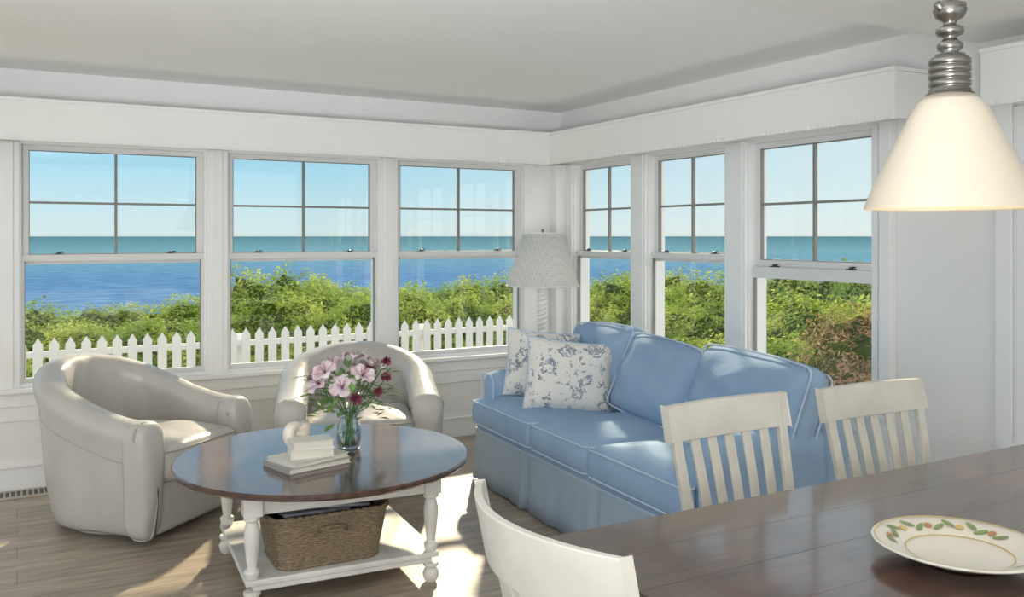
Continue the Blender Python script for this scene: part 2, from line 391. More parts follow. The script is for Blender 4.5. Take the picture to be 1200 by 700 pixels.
tag(m.obj('floor_vent',[DARKM,GRILLE]),'slotted metal heating vent set in wood floor by wall','vent')
# ------------------------------------------------------------ exterior
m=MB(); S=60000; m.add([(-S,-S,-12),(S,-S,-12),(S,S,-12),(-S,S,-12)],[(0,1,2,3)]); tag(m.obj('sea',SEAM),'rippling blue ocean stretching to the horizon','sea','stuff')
m=MB(); GZ=-.45
pts=[(-14,YB+.16),(-14,20),(0,24),(14,24),(24,18),(26,8),(26,-4),(XR+.16,-4),(XR+.16,YB+.16)]
m.add([(x,y,GZ) for x,y in pts]+[(x*1.3,y*1.3,-12.5) for x,y in pts[:7]],[tuple(reversed(range(9)))]+[(i,i+1,i+10,i+9) for i in range(6)])
tag(m.obj('ground',GRASS),'scrubby grass ground on the bluff around the house','ground','stuff')
m=MB(); m.box(-16,XR+.16,-16,YN-.005,-.2,-.02); m.box(-16,XL-.005,YN-.005,YB,-.2,-.02); tag(m.obj('reflector',REFLECTOR),'added unseen pale deck outside the open side of room','reflector','structure')  # unseen slab added to bounce sunlight up onto the ceiling
FY=11.0; FT=.43
fe=empty('picket_fence',(0,FY,GZ),0,'white painted picket fence in front of green shrubs','fence')
m=MB(); hp=FT-GZ; m.prism([(-.050,0.03),(.050,0.03),(.050,hp-.075),(.032,hp-.055),(0,hp),(-.032,hp-.055),(-.050,hp-.075)],-.01,.01)
pk=m.obj('picket',FENCEW,fe,loc=(-3,0,0)); x=-3+.16
while x<7.0:
    o=pk.copy(); o.parent=fe; o.location=(x,0,0); COL.objects.link(o); x+=.16
for z in (.25,.66):
    m=MB(); m.box(-3.1,7.0,.012,.05,z,z+.07); m.obj('rail',FENCEW,fe)
for x in (-2.4,0.0,2.4,4.8,6.9):
    m=MB(); m.box(x-.05,x+.05,.052,.15,0,.80); m.obj('post',FENCEW,fe)
def shrub_mesh(name,seed,n,ls,dry=False,plumes=0):
    rnd=random.Random(seed); m=MB()
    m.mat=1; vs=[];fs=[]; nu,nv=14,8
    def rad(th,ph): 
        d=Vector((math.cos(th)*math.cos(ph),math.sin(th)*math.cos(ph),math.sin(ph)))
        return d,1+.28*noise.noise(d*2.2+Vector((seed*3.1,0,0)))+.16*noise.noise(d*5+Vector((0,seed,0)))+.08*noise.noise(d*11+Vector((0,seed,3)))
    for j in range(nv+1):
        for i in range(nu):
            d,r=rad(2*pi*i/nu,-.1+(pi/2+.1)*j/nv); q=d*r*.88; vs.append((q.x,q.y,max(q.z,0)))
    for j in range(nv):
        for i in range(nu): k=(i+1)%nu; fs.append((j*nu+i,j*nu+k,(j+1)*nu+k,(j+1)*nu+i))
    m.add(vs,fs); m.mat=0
    for _ in range(n):
        th=rnd.uniform(0,2*pi); ph=math.asin(rnd.uniform(0,1)); d,r=rad(th,ph)
        p=d*r*rnd.uniform(.84,1.07)
        nrm=(d+Vector((rnd.uniform(-1,1),rnd.uniform(-1,1),rnd.uniform(-.6,1)))*.8).normalized()
        a=nrm.cross(Vector((rnd.uniform(-1,1),rnd.uniform(-1,1),rnd.uniform(-1,1)))).normalized(); b=nrm.cross(a)
        L=ls*rnd.uniform(.5,1.4); W=L*(.45 if not dry else .2)
        m.add([tuple(p-a*L*.5),tuple(p+b*W*.5),tuple(p+a*L*.5),tuple(p-b*W*.5)],[(0,1,2,3)])
    o=m.obj(name,[DRY if dry else SHRUB,SHRUBD,PLUME]); return o
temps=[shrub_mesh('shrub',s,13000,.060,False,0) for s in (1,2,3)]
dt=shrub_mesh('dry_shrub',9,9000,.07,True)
placed=[]
rs=random.Random(5)
def put(x,y,top,rad,dry=False):
    t=dt if dry else rs.choice(temps)
    if t not in placed: o=t; placed.append(t)
    else: o=t.copy(); COL.objects.link(o)
    o.location=(x,y,GZ); o.scale=(rad,rad*rs.uniform(.85,1.1),(top-GZ)/1.08); o.rotation_euler=(0,0,rs.uniform(0,6.28))
    tag(o,'dry brownish scrub on the bank outside' if dry else 'leafy yellow-green coastal shrub behind the picket fence','shrub',group='shrubs on the bluff')
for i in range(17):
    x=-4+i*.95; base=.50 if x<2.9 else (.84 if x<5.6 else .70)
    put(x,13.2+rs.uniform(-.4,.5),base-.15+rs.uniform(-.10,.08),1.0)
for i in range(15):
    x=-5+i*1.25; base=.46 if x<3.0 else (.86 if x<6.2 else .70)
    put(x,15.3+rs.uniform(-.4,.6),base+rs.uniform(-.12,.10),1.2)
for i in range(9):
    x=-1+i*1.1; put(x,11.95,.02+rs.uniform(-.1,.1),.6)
for (x,y,tp,r) in [(10,13.2,.76,1.4),(10.8,11.8,.88,1.4),(11,10,1.02,1.4),(11.2,8.6,1.07,1.4),(11.3,7.2,1.02,1.3),(11,5.9,.88,1.3),(11,4.6,.78,1.3),(11,3.2,.75,1.3),
                   (9,11,.45,1.2),(9.2,9.6,.6,1.2),(9.2,8.2,.75,1.2),(9.3,6.9,.8,1.1),(9,5.6,.75,1.1),(9,4.3,.75,1.1),
                   (7.3,9,.15,1.1),(7.2,7.8,.3,1.0),(7.4,6.9,.38,.9),(7.6,10.4,.2,1.1),(6.2,8.3,-.05,.8)]:
    put(x,y,tp,r)
for (x,y,tp,r) in [(7.3,5.7,.72,.9),(7.5,4.7,.9,.9),(7.3,3.8,.85,.9),(6.2,4.9,.42,.8),(6.3,4.0,.55,.8),(5.9,5.7,.1,.7),(8.2,6.5,.8,.8)]:
    put(x,y,tp,r,True)
# ------------------------------------------------------------ armchairs
def armchair(loc,rz,label,scale):
    e=empty('armchair',loc,rz,label,'chair',group='leather barrel armchairs'); e.scale=scale
    R=.43; path=[]
    NS=8; NA=24
    for i in range(NS): path.append((R,-.41+.46*i/NS,1,0,0.0,.40*i/NS))
    for i in range(NA+1):
        a=pi*i/NA; t=math.sin(a); path.append((R*math.cos(a),.05+R*1.02*math.sin(a),math.cos(a),math.sin(a),t,.40+.60*(1-abs(1-2*i/NA))))
    for i in range(NS-1,-1,-1): path.append((-R,-.41+.46*i/NS,-1,0,0.0,.40*i/NS))
    def prof(h,t):
        return [(-.06,.03),(-.02,.035),(.0,.07),(.008,.30),(.014,h-.19),(.024,h-.13),(.038,h-.09),(.040,h-.05),(.020,h-.015),(-.022,h+.008),(-.078,h+.006),(-.124,h-.020),(-.146,h-.07),(-.136,h-.12),(-.120,.44),(-.11,.34)]
    vs=[];fs=[];rings=[]
    for k_,(x,y,nx,ny,t,s_) in enumerate(path):
        h=.60+.25*(s_*s_*(3-2*s_))
        ring=[]
        for (o,z) in prof(h,t):
            lean=.05*t*max(0,(z-.3))/.55
            taper=-.03*max(0,(.3-z))/.3
            rip=.012*noise.noise(Vector((x*6,y*6,z*5)))+.006*noise.noise(Vector((x*15,y*15,z*8)))+(.009*math.cos(math.atan2(ny,nx)*14)*t if o<-.1 and z<h-.06 else 0)
            ring.append((x+nx*(o+lean+taper+rip),y+ny*(o+lean+taper+rip),z+(.005*noise.noise(Vector((x*9,y*9,2))) if z>.5 else 0)))
        rings.append(ring)
    n=len(rings[0])
    for r in rings: vs+=r
    for k in range(len(rings)-1):
        for i in range(n): j=(i+1)%n; fs.append((k*n+i,k*n+j,(k+1)*n+j,(k+1)*n+i))
    fs.append(tuple(range(n))); fs.append(tuple((len(rings)-1)*n+i for i in reversed(range(n))))
    m=MB(); m.add(vs,fs); m.obj('shell',LEATH,e,smooth=True,sub=1)
    for sx in (-1,1):
        cx=sx*(R-.052)
        ol=roundpoly([(-.070,.03),(.070,.03),(.094,.611),(-.094,.611)],.092,9,.05)
        m=MB(); m.M=Matrix.Translation((cx,0,0))@Matrix.Rotation(pi/2,4,'X'); m.cushion(ol,.32,.44,.05,.04,.012,5); m.obj('arm_front',LEATH,e,smooth=True)
    m=MB(); m.tube([(r[4][0]*1.004,r[4][1],r[4][2]) for r in rings[1:-1]],.003,6)
    m.obj('piping',LEATHP,e,smooth=True)
    m=MB(); m.M=Matrix.Translation((0,-.33,.17)); m.softbox(.66,.22,.27,.04,0); m.obj('front_panel',LEATH,e,smooth=True)
    ol=roundpoly([(-.31,-.49),(.31,-.49),(.32,.12),(.2,.31),(-.2,.31),(-.32,.12)],.09)
    m=MB(); m.cushion(ol,.295,.455,.05,.05,.025,3); m.obj('seat_cushion',LEATH,e,smooth=True)
    for zz in (.443,.307):
        m=MB(); m.tube([(x*.985,y*.985,zz) for x,y in ol],.004,6,closed=True); m.obj('piping',LEATHP,e,smooth=True)
    m=MB(); m.lathe([(.30,0),(.33,.01),(.33,.05),(.3,.06)],0,.02,32); m.obj('swivel_base',LEATHP,e)
    return e
armchair((.58,5.26,0),math.radians(42),'taupe leather barrel armchair with rolled arms by the windows',(.97,.94,1.03))
armchair((1.93,5.50,0),math.radians(-17),'taupe leather barrel armchair behind the coffee table',(1.08,1.0,.95))
# ------------------------------------------------------------ sofa
so=empty('sofa',(2.935,3.888,0),math.radians(-93.5),'blue slipcovered three seat sofa with skirt and pale piping','sofa'); so.scale=(1.06,1,1.02)
def skirt():
    m=MB(); vs=[];fs=[]
    pts=roundpoly([(-1.05,-.46),(1.05,-.46),(1.05,.46),(-1.05,.46)],.03,4,.02)
    N=len(pts)
    plx=(-1.0,-.35,.35,1.0)
    zs=[.012,.10,.20,.28,.325]
    for z in zs:
        for x,y in pts:
            fl=(.325-z)/.31
            d=.012*fl+.006*fl*math.sin(x*21+y*31)+.004*fl*math.sin(x*47)
            for px in plx:
                if abs(x-px)<.035 and abs(y)>.44: d-=.04*fl*(1-abs(x-px)/.035)
                elif abs(x-px)<.08 and abs(y)>.44: d+=.012*fl
            l=Vector((x if abs(x)>1.0 else 0,y if abs(y)>.42 else 0))
            if l.length>0: l.normalize()
            if abs(x)>1.03 and abs(y)<.42: l=Vector((1 if x>0 else -1,0))
            elif abs(y)>.44 and abs(x)<1.0: l=Vector((0,1 if y>0 else -1))
            vs.append((x+l.x*d,y+l.y*d,z))
    for k in range(len(zs)-1):
        for i in range(N): j=(i+1)%N; fs.append((k*N+i,k*N+j,(k+1)*N+j,(k+1)*N+i))
    fs.append(tuple(reversed(range(N))))
    m.add(vs,fs); m.obj('skirt',SKIRTB,so,smooth=True)
    m=MB(); m.tube([(x,y,.325) for x,y in pts],.005,6,closed=True); m.obj('piping',PIPE,so,smooth=True)
skirt()
m=MB(); m.M=Matrix.Translation((0,0,.33)); m.softbox(2.09,.91,.12,.03,0); m.obj('base',BLUE,so,smooth=True)
m=MB(); m.M=Matrix.Translation((0,.375,.55)); m.softbox(2.08,.19,.48,.06,.01); m.obj('back',BLUE,so,smooth=True)
for sx in (-1,1):
    m=MB(); m.M=Matrix.Translation((sx*.965,-.05,.495)); m.softbox(.19,.74,.37,.08,.012); m.obj('arm',BLUE,so,smooth=True)
    m=MB(); p=[]
    for (a,b) in roundpoly([(-.095,.33),(.095,.33),(.095,.68),(-.095,.68)],.075): p.append((sx*.965+a*.90,-.412,b-.010))
    m.tube(p,.005,6,closed=True); m.obj('piping',PIPE,so,smooth=True)
ols=[roundpoly([(-1.05,-.49),(-.295,-.49),(-.295,.24),(-.87,.24),(-.87,-.42),(-1.05,-.42)],.034),
     roundpoly([(-.292,-.49),(.292,-.49),(.292,.24),(-.292,.24)],.05),
     roundpoly([(.295,-.49),(1.05,-.49),(1.05,-.42),(.87,-.42),(.87,.24),(.295,.24)],.034)]
for i_,ol in enumerate(ols):
    m=MB(); m.cushion(ol,.355,.500,.05,.055,.03,i_*5); c=m.obj('seat_cushion',BLUE,so,smooth=True)
    cx=sum(p[0] for p in ol)/len(ol); cy=sum(p[1] for p in ol)/len(ol)
    for z in (.497,.368):
        m=MB(); m.tube([(cx+(x-cx)*.975,cy+(y-cy)*.975,z) for x,y in ol],.005,6,closed=True); m.obj('piping',PIPE,so,smooth=True)
def backcush(x,w,h,tilt,yaw,y=.205,z=.745,roll=0,seed=1):
    m=MB(); m.M=Matrix.Translation((x,y,z))@Matrix.Rotation(yaw,4,'Z')@Matrix.Rotation(-tilt,4,'X')@Matrix.Rotation(roll,4,'Y'); mm=m.M.copy()
    m.softbox(w,.14,h,.068,.02,.085,16,.05,seed)
    m.obj('back_cushion',BLUE,so,smooth=True)
    for sy in (-.07,.07):
        m=MB(); m.M=mm; m.tube([(a,sy*.9,b+.018*(1-(2*a/w)**2)*(1 if b>0 else -1)*(1 if abs(b)>h*.4 else 0)) for a,b in roundpoly([(-w/2+.012,-h/2+.012),(w/2-.012,-h/2+.012),(w/2-.012,h/2-.012),(-w/2+.012,h/2-.012)],.05,step=.03)],.005,6,closed=True)
        m.obj('piping',PIPE,so,smooth=True)
backcush(-.63,.66,.46,.34,.0,y=.22,roll=-.05,seed=1)
backcush(-.0,.64,.45,.42,.05,y=.185,z=.725,roll=.07,seed=2)
backcush(.66,.80,.45,.36,-.05,y=.215,z=.730,roll=.03,seed=3)
# ------------------------------------------------------------ pillows
def pillow(loc,rot,w,h,T,label):
    e=empty('throw_pillow',loc,0,label,'pillow',group='toile throw pillows'); e.rotation_euler=rot
    N=18; vs=[];fs=[]
    for s in (-1,1):
        for j in range(N+1):
            for i in range(N+1):
                u=-1+2*i/N; v=-1+2*j/N
                th=T*((max(0,1-u**4))*(max(0,1-v**4)))**.55
                vs.append((u*w/2*(1-.07*(1-v*v)),s*th/2,v*h/2*(1-.07*(1-u*u))))
    o=(N+1)**2
    for s in (0,1):
        for j in range(N):
            for i in range(N):
                a=j*(N+1)+i+s*o; q=(a,a+1,a+N+2,a+N+1); fs.append(q if s==0 else q[::-1])
    m=MB(); m.add(vs,fs); m.obj('pillow_body',TOILE,e,smooth=True)
    p=[];K=12
    for k in range(K): u=-1+2*k/K; p.append((u,-1))
    for k in range(K): u=-1+2*k/K; p.append((1,u))
    for k in range(K): u=1-2*k/K; p.append((u,1))
    for k in range(K): u=1-2*k/K; p.append((-1,u))
    m=MB(); m.tube([(u*w/2*(1-.07*(1-v*v)),0,v*h/2*(1-.07*(1-u*u))) for u,v in p],.006,6,closed=True); m.obj('piping',PIPE,e,smooth=True)
pillow((2.88,4.76,.745),(-.25,.10,-.45),.46,.42,.15,'white toile throw pillow with grey-blue print leaning on sofa arm')
pillow((2.86,4.40,.720),(-.32,.12,-.42),.54,.43,.17,'white toile throw pillow with navy print on blue sofa')
# ------------------------------------------------------------ floor lamp
fl=empty('floor_lamp',(3.42,5.64,0),0,'white twisted column floor lamp with woven cone shade','lamp')
m=MB(); m.lathe([(.0,0),(.15,0),(.15,.02),(.12,.035),(.05,.05),(.035,.08),(.045,.10),(.03,.12)],0,0,32); m.obj('base',WHITE,fl,smooth=True)
m=MB()
for ph in (0,pi):
    m.tube([(.024*math.cos(z_*.24*pi+ph),.024*math.sin(z_*.24*pi+ph),.11+1.03*z_/120) for z_ in range(121)],.018,8)
m.lathe([(.03,1.13),(.05,1.15),(.02,1.17),(.012,1.2),(.012,1.3),(.008,1.57),(.0,1.57)],0,0,16); m.obj('pole',WHITE,fl,smooth=True)
m=MB(); n=48
m.lathe([(.272,1.18),(.148,1.575),(.144,1.575),(.268,1.18),(.272,1.18)],0,0,n,False); m.obj('lamp_shade',SHADEM,fl,smooth=True)
m=MB()
for r,z in ((.272,1.183),(.148,1.573)): m.tube([(r*math.cos(2*pi*i/40),r*math.sin(2*pi*i/40),z) for i in range(40)],.005,6,closed=True)
for k in range(3):
    a=k*2*pi/3; m.tube([(0,0,1.56),(.146*math.cos(a),.146*math.sin(a),1.57)],.003,5)
m.obj('shade_ring',WHITE,fl,smooth=True)
m=MB(); m.lathe([(.0,1.57),(.008,1.575),(.006,1.58),(.011,1.59),(.009,1.60),(0,1.605)],0,0,12); m.obj('finial',NICKEL,fl,smooth=True)
# ------------------------------------------------------------ coffee table
CTX,CTY=1.26,4.05; TZ=.53
ct=empty('coffee_table',(CTX,CTY,0),math.radians(-4),'round coffee table, dark wood top on distressed white turned legs','table')
m=MB(); m.lathe([(.0,TZ-.034),(.64,TZ-.034),(.662,TZ-.030),(.674,TZ-.020),(.674,TZ-.008),(.667,TZ-.001),(.0,TZ)],0,0,96); m.obj('table_top',CTOP,ct,smooth=False)
A,B=.39,.38
m=MB()
for s in (-1,1):
    m.box(-A+.03,A-.03,s*B-.012,s*B+.012,.40,TZ-.034); m.box(s*A-.012,s*A+.012,-B+.03,B-.03,.40,TZ-.034)
m.obj('apron',DISTR,ct,bevel=.003)
m=MB(); m.box(-A-.03,A+.03,-B-.03,B+.03,.115,.14); m.box(-A,A,-B-.02,B+.02,.09,.115)
m.obj('shelf',DISTR,ct,bevel=.006)
for sx in (-1,1):
    for sy in (-1,1):
        m=MB(); x,y=sx*A,sy*B
        m.box(x-.038,x+.038,y-.038,y+.038,.40,TZ-.035)
        m.lathe([(.030,.40),(.034,.39),(.034,.382),(.022,.375),(.026,.365),(.033,.33),(.032,.30),(.024,.22),(.019,.185),(.030,.178),(.033,.168),(.030,.155),(.026,.14)],x,y,20)
        m.lathe([(.0,0),(.022,0),(.034,.02),(.038,.04),(.030,.058),(.022,.065),(.035,.075),(.035,.09)],x,y,20)
        m.obj('leg',DISTR,ct,bevel=.003)
BX,BY=1.185,3.855
bk=empty('wicker_basket',(BX,BY,.141),math.radians(-2),'brown woven wicker basket on the lower table shelf','basket')
def rr(w,d,r): return roundpoly([(-w/2,-d/2),(w/2,-d/2),(w/2,d/2),(-w/2,d/2)],r,6,.0075)
m=MB(); base=rr(.45,.33,.08); N=len(base); N-=N%4; base=base[:N]; rows=72; vs=[];fs=[]; FL=.17
for inner in (0,1):
    for k in range(rows+1):
        z=.005+.215*k/rows; sc_=1+FL*k/rows
        for i,(x,y) in enumerate(base):
            w=.0028*math.cos(pi*(i//2))*(1 if (k//2)%2 else -1)*(1 if k%2 else .1)
            l=Vector((x,y)).normalized(); o=w-inner*.012
            vs.append((x*sc_+l.x*o,y*sc_+l.y*o,z))
M1=(rows+1)*N
for inner in (0,1):
    for k in range(rows):
        for i in range(N):
            j=(i+1)%N; q=(k*N+i,k*N+j,(k+1)*N+j,(k+1)*N+i); q=tuple(a+inner*M1 for a in q); fs.append(q if not inner else q[::-1])
fs.append(tuple(reversed(range(N)))); fs.append(tuple(M1+i for i in range(N)))
m.add(vs,fs); m.obj('basket_body',WICK,bk,smooth=True)
m=MB(); top=[(x*(1+FL),y*(1+FL),.223) for x,y in base]
for ph in (0,pi): m.tube([(p[0]+.004*math.cos(i*.9+ph),p[1],p[2]+.005*math.sin(i*.9+ph)) for i,p in enumerate(top)],.007,6,closed=True)
m.tube([(x,y,.008) for x,y in base],.007,6,closed=True)
m.obj('rim',WICK,bk,smooth=True)
m=MB(); m.tube([(-.06,-.188,.150),(-.055,-.200,.17),(-.02,-.205,.176),(.02,-.205,.176),(.055,-.200,.17),(.06,-.188,.150)],.007,8)
m.obj('handle',WICK,bk,smooth=True)
for i,(dx,dy,rz,w,d,z) in enumerate([(-.06,.0,.1,.30,.22,.205),(.05,.01,-.15,.30,.23,.222),(-.10,.02,.3,.26,.2,.238)]):
    m=MB(); m.box(-w/2,w/2,-d/2,d/2,0,.012); o=m.obj('magazine',[MAG],None,bevel=.002,loc=(BX+dx,BY+dy,.141+z),rot=(.04*(i-1),.05,rz)); tag(o,'glossy magazine lying in the wicker basket','magazine',group='magazines in the basket')
m=MB(); m.box(-.16,.16,-.11,.11,0,.18); tag(m.obj('folded_blanket',[BLANK],None,bevel=.03,seg=3,loc=(BX,BY,.158)),'dark folded blanket filling the wicker basket','blanket')
def book(loc,rz,w,d,h,cov,label):
    e=empty('book',loc,rz,label,'book',group='books on the coffee table')
    m=MB(); t=.003; m.box(-w/2,w/2,-d/2,d/2,0,t); m.box(-w/2,w/2,-d/2,d/2,h-t,h); m.box(-w/2,-w/2+t,-d/2,d/2,t,h-t); m.obj('cover',cov,e)
    m=MB(); m.box(-w/2+t,w/2-.005,-d/2+.005,d/2-.005,t,h-t); m.obj('pages',PAPER,e)
    return e
book((1.135,3.90,TZ),math.radians(14),.31,.23,.024,COVB,'large taupe hardcover book at bottom of stack')
book((1.14,3.90,TZ+.024),math.radians(20),.29,.21,.020,COVG,'pale covered hardcover book in the stack')
book((1.145,3.88,TZ+.044),math.radians(-8),.19,.13,.038,COVC,'small thick cream covered book in stack')
book((1.145,3.88,TZ+.082),math.radians(-4),.18,.12,.035,COVC,'small cream book on top of the stack')
m=MB(); pth=[];rad=[]
for i in range(60):
    t=i/59; a=t*4.2*pi; R=.05*(t**1.1)+.002; pth.append((R*math.cos(a),0,R*math.sin(a))); rad.append(.004+.034*t**1.2)
m.tube(pth,rad,12); tag(m.obj('seashell',SHELLM,None,smooth=True,loc=(1.10,3.985,TZ+.128),rot=(0,0,.5)),'white round spiral seashell resting behind small books','shell')
va=(1.388,4.08,TZ)
ve=empty('glass_vase',va,0,'clear glass vase of water holding cut flowers','vase')
m=MB(); m.lathe([(.0,0),(.048,0),(.056,.02),(.060,.06),(.055,.11),(.042,.145),(.040,.155),(.055,.19),(.052,.19),(.037,.155),(.040,.143),(.052,.108),(.057,.06),(.053,.022),(.0,.012)],0,0,40,False); m.obj('vase_body',VGLASS,ve,smooth=True)
m=MB(); m.lathe([(.0,.013),(.050,.023),(.0545,.06),(.0505,.10),(.0,.101)],0,0,32,False); m.obj('water',VGLASS,ve,smooth=True)
bq=empty('flower_bouquet',(va[0],va[1],TZ+.015),0,'bouquet of pink lilies and burgundy blooms in a vase','flowers')
rf=random.Random(3)
m=MB()
spots=[(-.15,-.03,.31),(-.07,-.12,.30),(.02,-.13,.35),(-.08,.0,.39),(.04,.02,.41),(.13,-.02,.37),(.10,.09,.34),(-.12,.09,.33),(-.14,-.08,.37)]
bsp=[(.15,-.10,.33),(.10,-.13,.27),(-.02,-.16,.25),(.17,-.05,.40),(.06,-.10,.37)]
for s in spots+bsp:
    m.tube([(rf.uniform(-.03,.03),rf.uniform(-.03,.03),.005),(s[0]*.12,s[1]*.12,.15),(s[0]*.6,s[1]*.6,s[2]*.7),s],.003,5)
m.obj('stems',STEMG,bq)
def lily(p,sz):
    m=MB(); d=Vector((p[0],p[1],.14+max(0,p[2]-.3))).normalized(); q=d.to_track_quat('Z','Y').to_matrix().to_4x4()
    m.M=Matrix.Translation(p)@q@Matrix.Rotation(rf.uniform(0,1),4,'Z')
    for k in range(6):
        a=k*pi/3; vs=[];fs=[]
        for i in range(7):
            t=i/6; r=sz*math.sin(t*1.9)*.62+.004; z=sz*(.75*t-.75*t*t)*1.3; w=sz*.28*math.sin(pi*min(1,t*.93+.05))+.001
            for s,dz in ((-1,.004),(0,-.004),(1,.004)):
                vs.append((r*math.cos(a)-s*w*math.sin(a),r*math.sin(a)+s*w*math.cos(a),z+dz+(k%2)*.003))
        for i in range(6):
            for s in (0,1): b=i*3+s; fs.append((b,b+1,b+4,b+3))
        m.add(vs,fs)
    m.mat=1
    for k in range(5): a=k*1.26; m.tube([(0,0,0),(.012*math.cos(a),.012*math.sin(a),.03),(.022*math.cos(a),.022*math.sin(a),.04)],.0015,4)
    m.obj('lily',[PINK,BURG],bq,smooth=True)
for s in spots: lily(s,rf.uniform(.080,.10))
def carn(p,sz):
    m=MB(); m.M=Matrix.Translation(p)
    for k in range(34):
        d=Vector((rf.gauss(0,1),rf.gauss(0,1),rf.gauss(.4,.8))).normalized(); a=d.orthogonal().normalized(); b=d.cross(a)
        r=sz*rf.uniform(.7,1); w=sz*.4
        m.add([(0,0,0),tuple(d*r*.7+a*w),tuple(d*r+b*w*.3),tuple(d*r*.7-a*w)],[(0,1,2,3)])
    m.obj('carnation',BURG,bq)
for s in bsp: carn(s,rf.uniform(.028,.038))
m=MB()
for k in range(170):
    a=rf.uniform(0,2*pi); rr_=rf.uniform(.05,.19); z=rf.uniform(.18,.40); p=Vector((rr_*math.cos(a),rr_*math.sin(a),z-rr_*.25))
    d=Vector((math.cos(a),math.sin(a),rf.uniform(-.5,.9))).normalized(); sd=d.cross(Vector((0,0,1))).normalized(); L=rf.uniform(.05,.10); W=L*.2
    m.add([tuple(p),tuple(p+d*L*.5+sd*W),tuple(p+d*L-Vector((0,0,.01))),tuple(p+d*L*.5-sd*W)],[(0,1,2,3)])
o=m.obj('foliage',LEAFG,bq)
# ------------------------------------------------------------ dining table
dt_=empty('dining_table',(2.395,1.475,0),0,'long dark polished wood dining table','table')
m=MB()
yy=-.505
for k in range(5):
    m.box(-1.19,1.19,yy+.0001,yy+.202-.0001,.722,.76); yy+=.202
m.obj('table_top',DTOP,dt_,bevel=.0008)
m=MB()
for s in (-1,1): m.box(-1.02,1.02,s*.40-.012,s*.40+.012,.63,.722); m.box(s*1.02-.012,s*1.02+.012,-.39,.39,.63,.722)
m.obj('apron',DTOP,dt_)
for sx in (-1,1):
    for sy in (-1,1):
        m=MB(); m.box(sx*1.02-.045,sx*1.02+.045,sy*.4-.045,sy*.4+.045,.55,.7215); m.lathe([(.02,0),(.03,.04),(.026,.08),(.04,.3),(.042,.5),(.036,.53),(.045,.55)],sx*1.02,sy*.4,16); m.obj('leg',DTOP,dt_)
m=MB(); m.lathe([(0,.006),(.085,.006),(.09,0),(.098,.004),(.14,.020),(.194,.040),(.200,.045),(.195,.047),(.14,.027),(.105,.014),(.0,.012)],0,0,72,False)
def rz_(r): return .0305+(r-.15)*.364
m.mat=1
for r0 in (.118,.189):
    N=72; vs=[];fs=[]
    for i in range(N):
        a=2*pi*i/N
        for r in (r0,r0+.003): vs.append((r*math.cos(a),r*math.sin(a),rz_(r)+.003))
    for i in range(N): j=(i+1)%N; fs.append((2*i,2*i+1,2*j+1,2*j))
    m.add(vs,fs)
def motif(a,r,L,W,mi,tw):
    m.mat=mi; c=Vector((r*math.cos(a),r*math.sin(a),0)); q_=a+tw; t=Vector((-math.sin(q_),math.cos(q_),0)); n_=Vector((math.cos(q_),math.sin(q_),0)); vs=[]
    for i in range(10):
        b=2*pi*i/10; q=c+t*L*math.cos(b)+n_*W*math.sin(b); rr2=math.hypot(q.x,q.y); vs.append((q.x,q.y,rz_(rr2)+.0034))
    m.add(vs,[tuple(range(10))])
a0=math.radians(62)
for k in range(-7,8):
    a=a0+k*.165
    if k%3==0: motif(a,.155,.010,.010,1 if k%2 else 3,0)
    else: motif(a,.150 if k%2 else .166,.019,.0070,2,.7 if k%2 else -.7)
for c0 in (a0+pi-.9,a0+pi+.7):
    for k in range(-2,3):
        if k==0: motif(c0,.155,.008,.008,1,0)
        else: motif(c0+k*.11,.15+.01*(k%2),.015,.006,2,.6 if k%2 else -.6)
pl=m.obj('platter',[CERAM,CERY,CERG,CERR],None,smooth=True,loc=(2.00,1.345,.761)); tag(pl,'cream ceramic platter with painted leaf rim on dining table','platter')
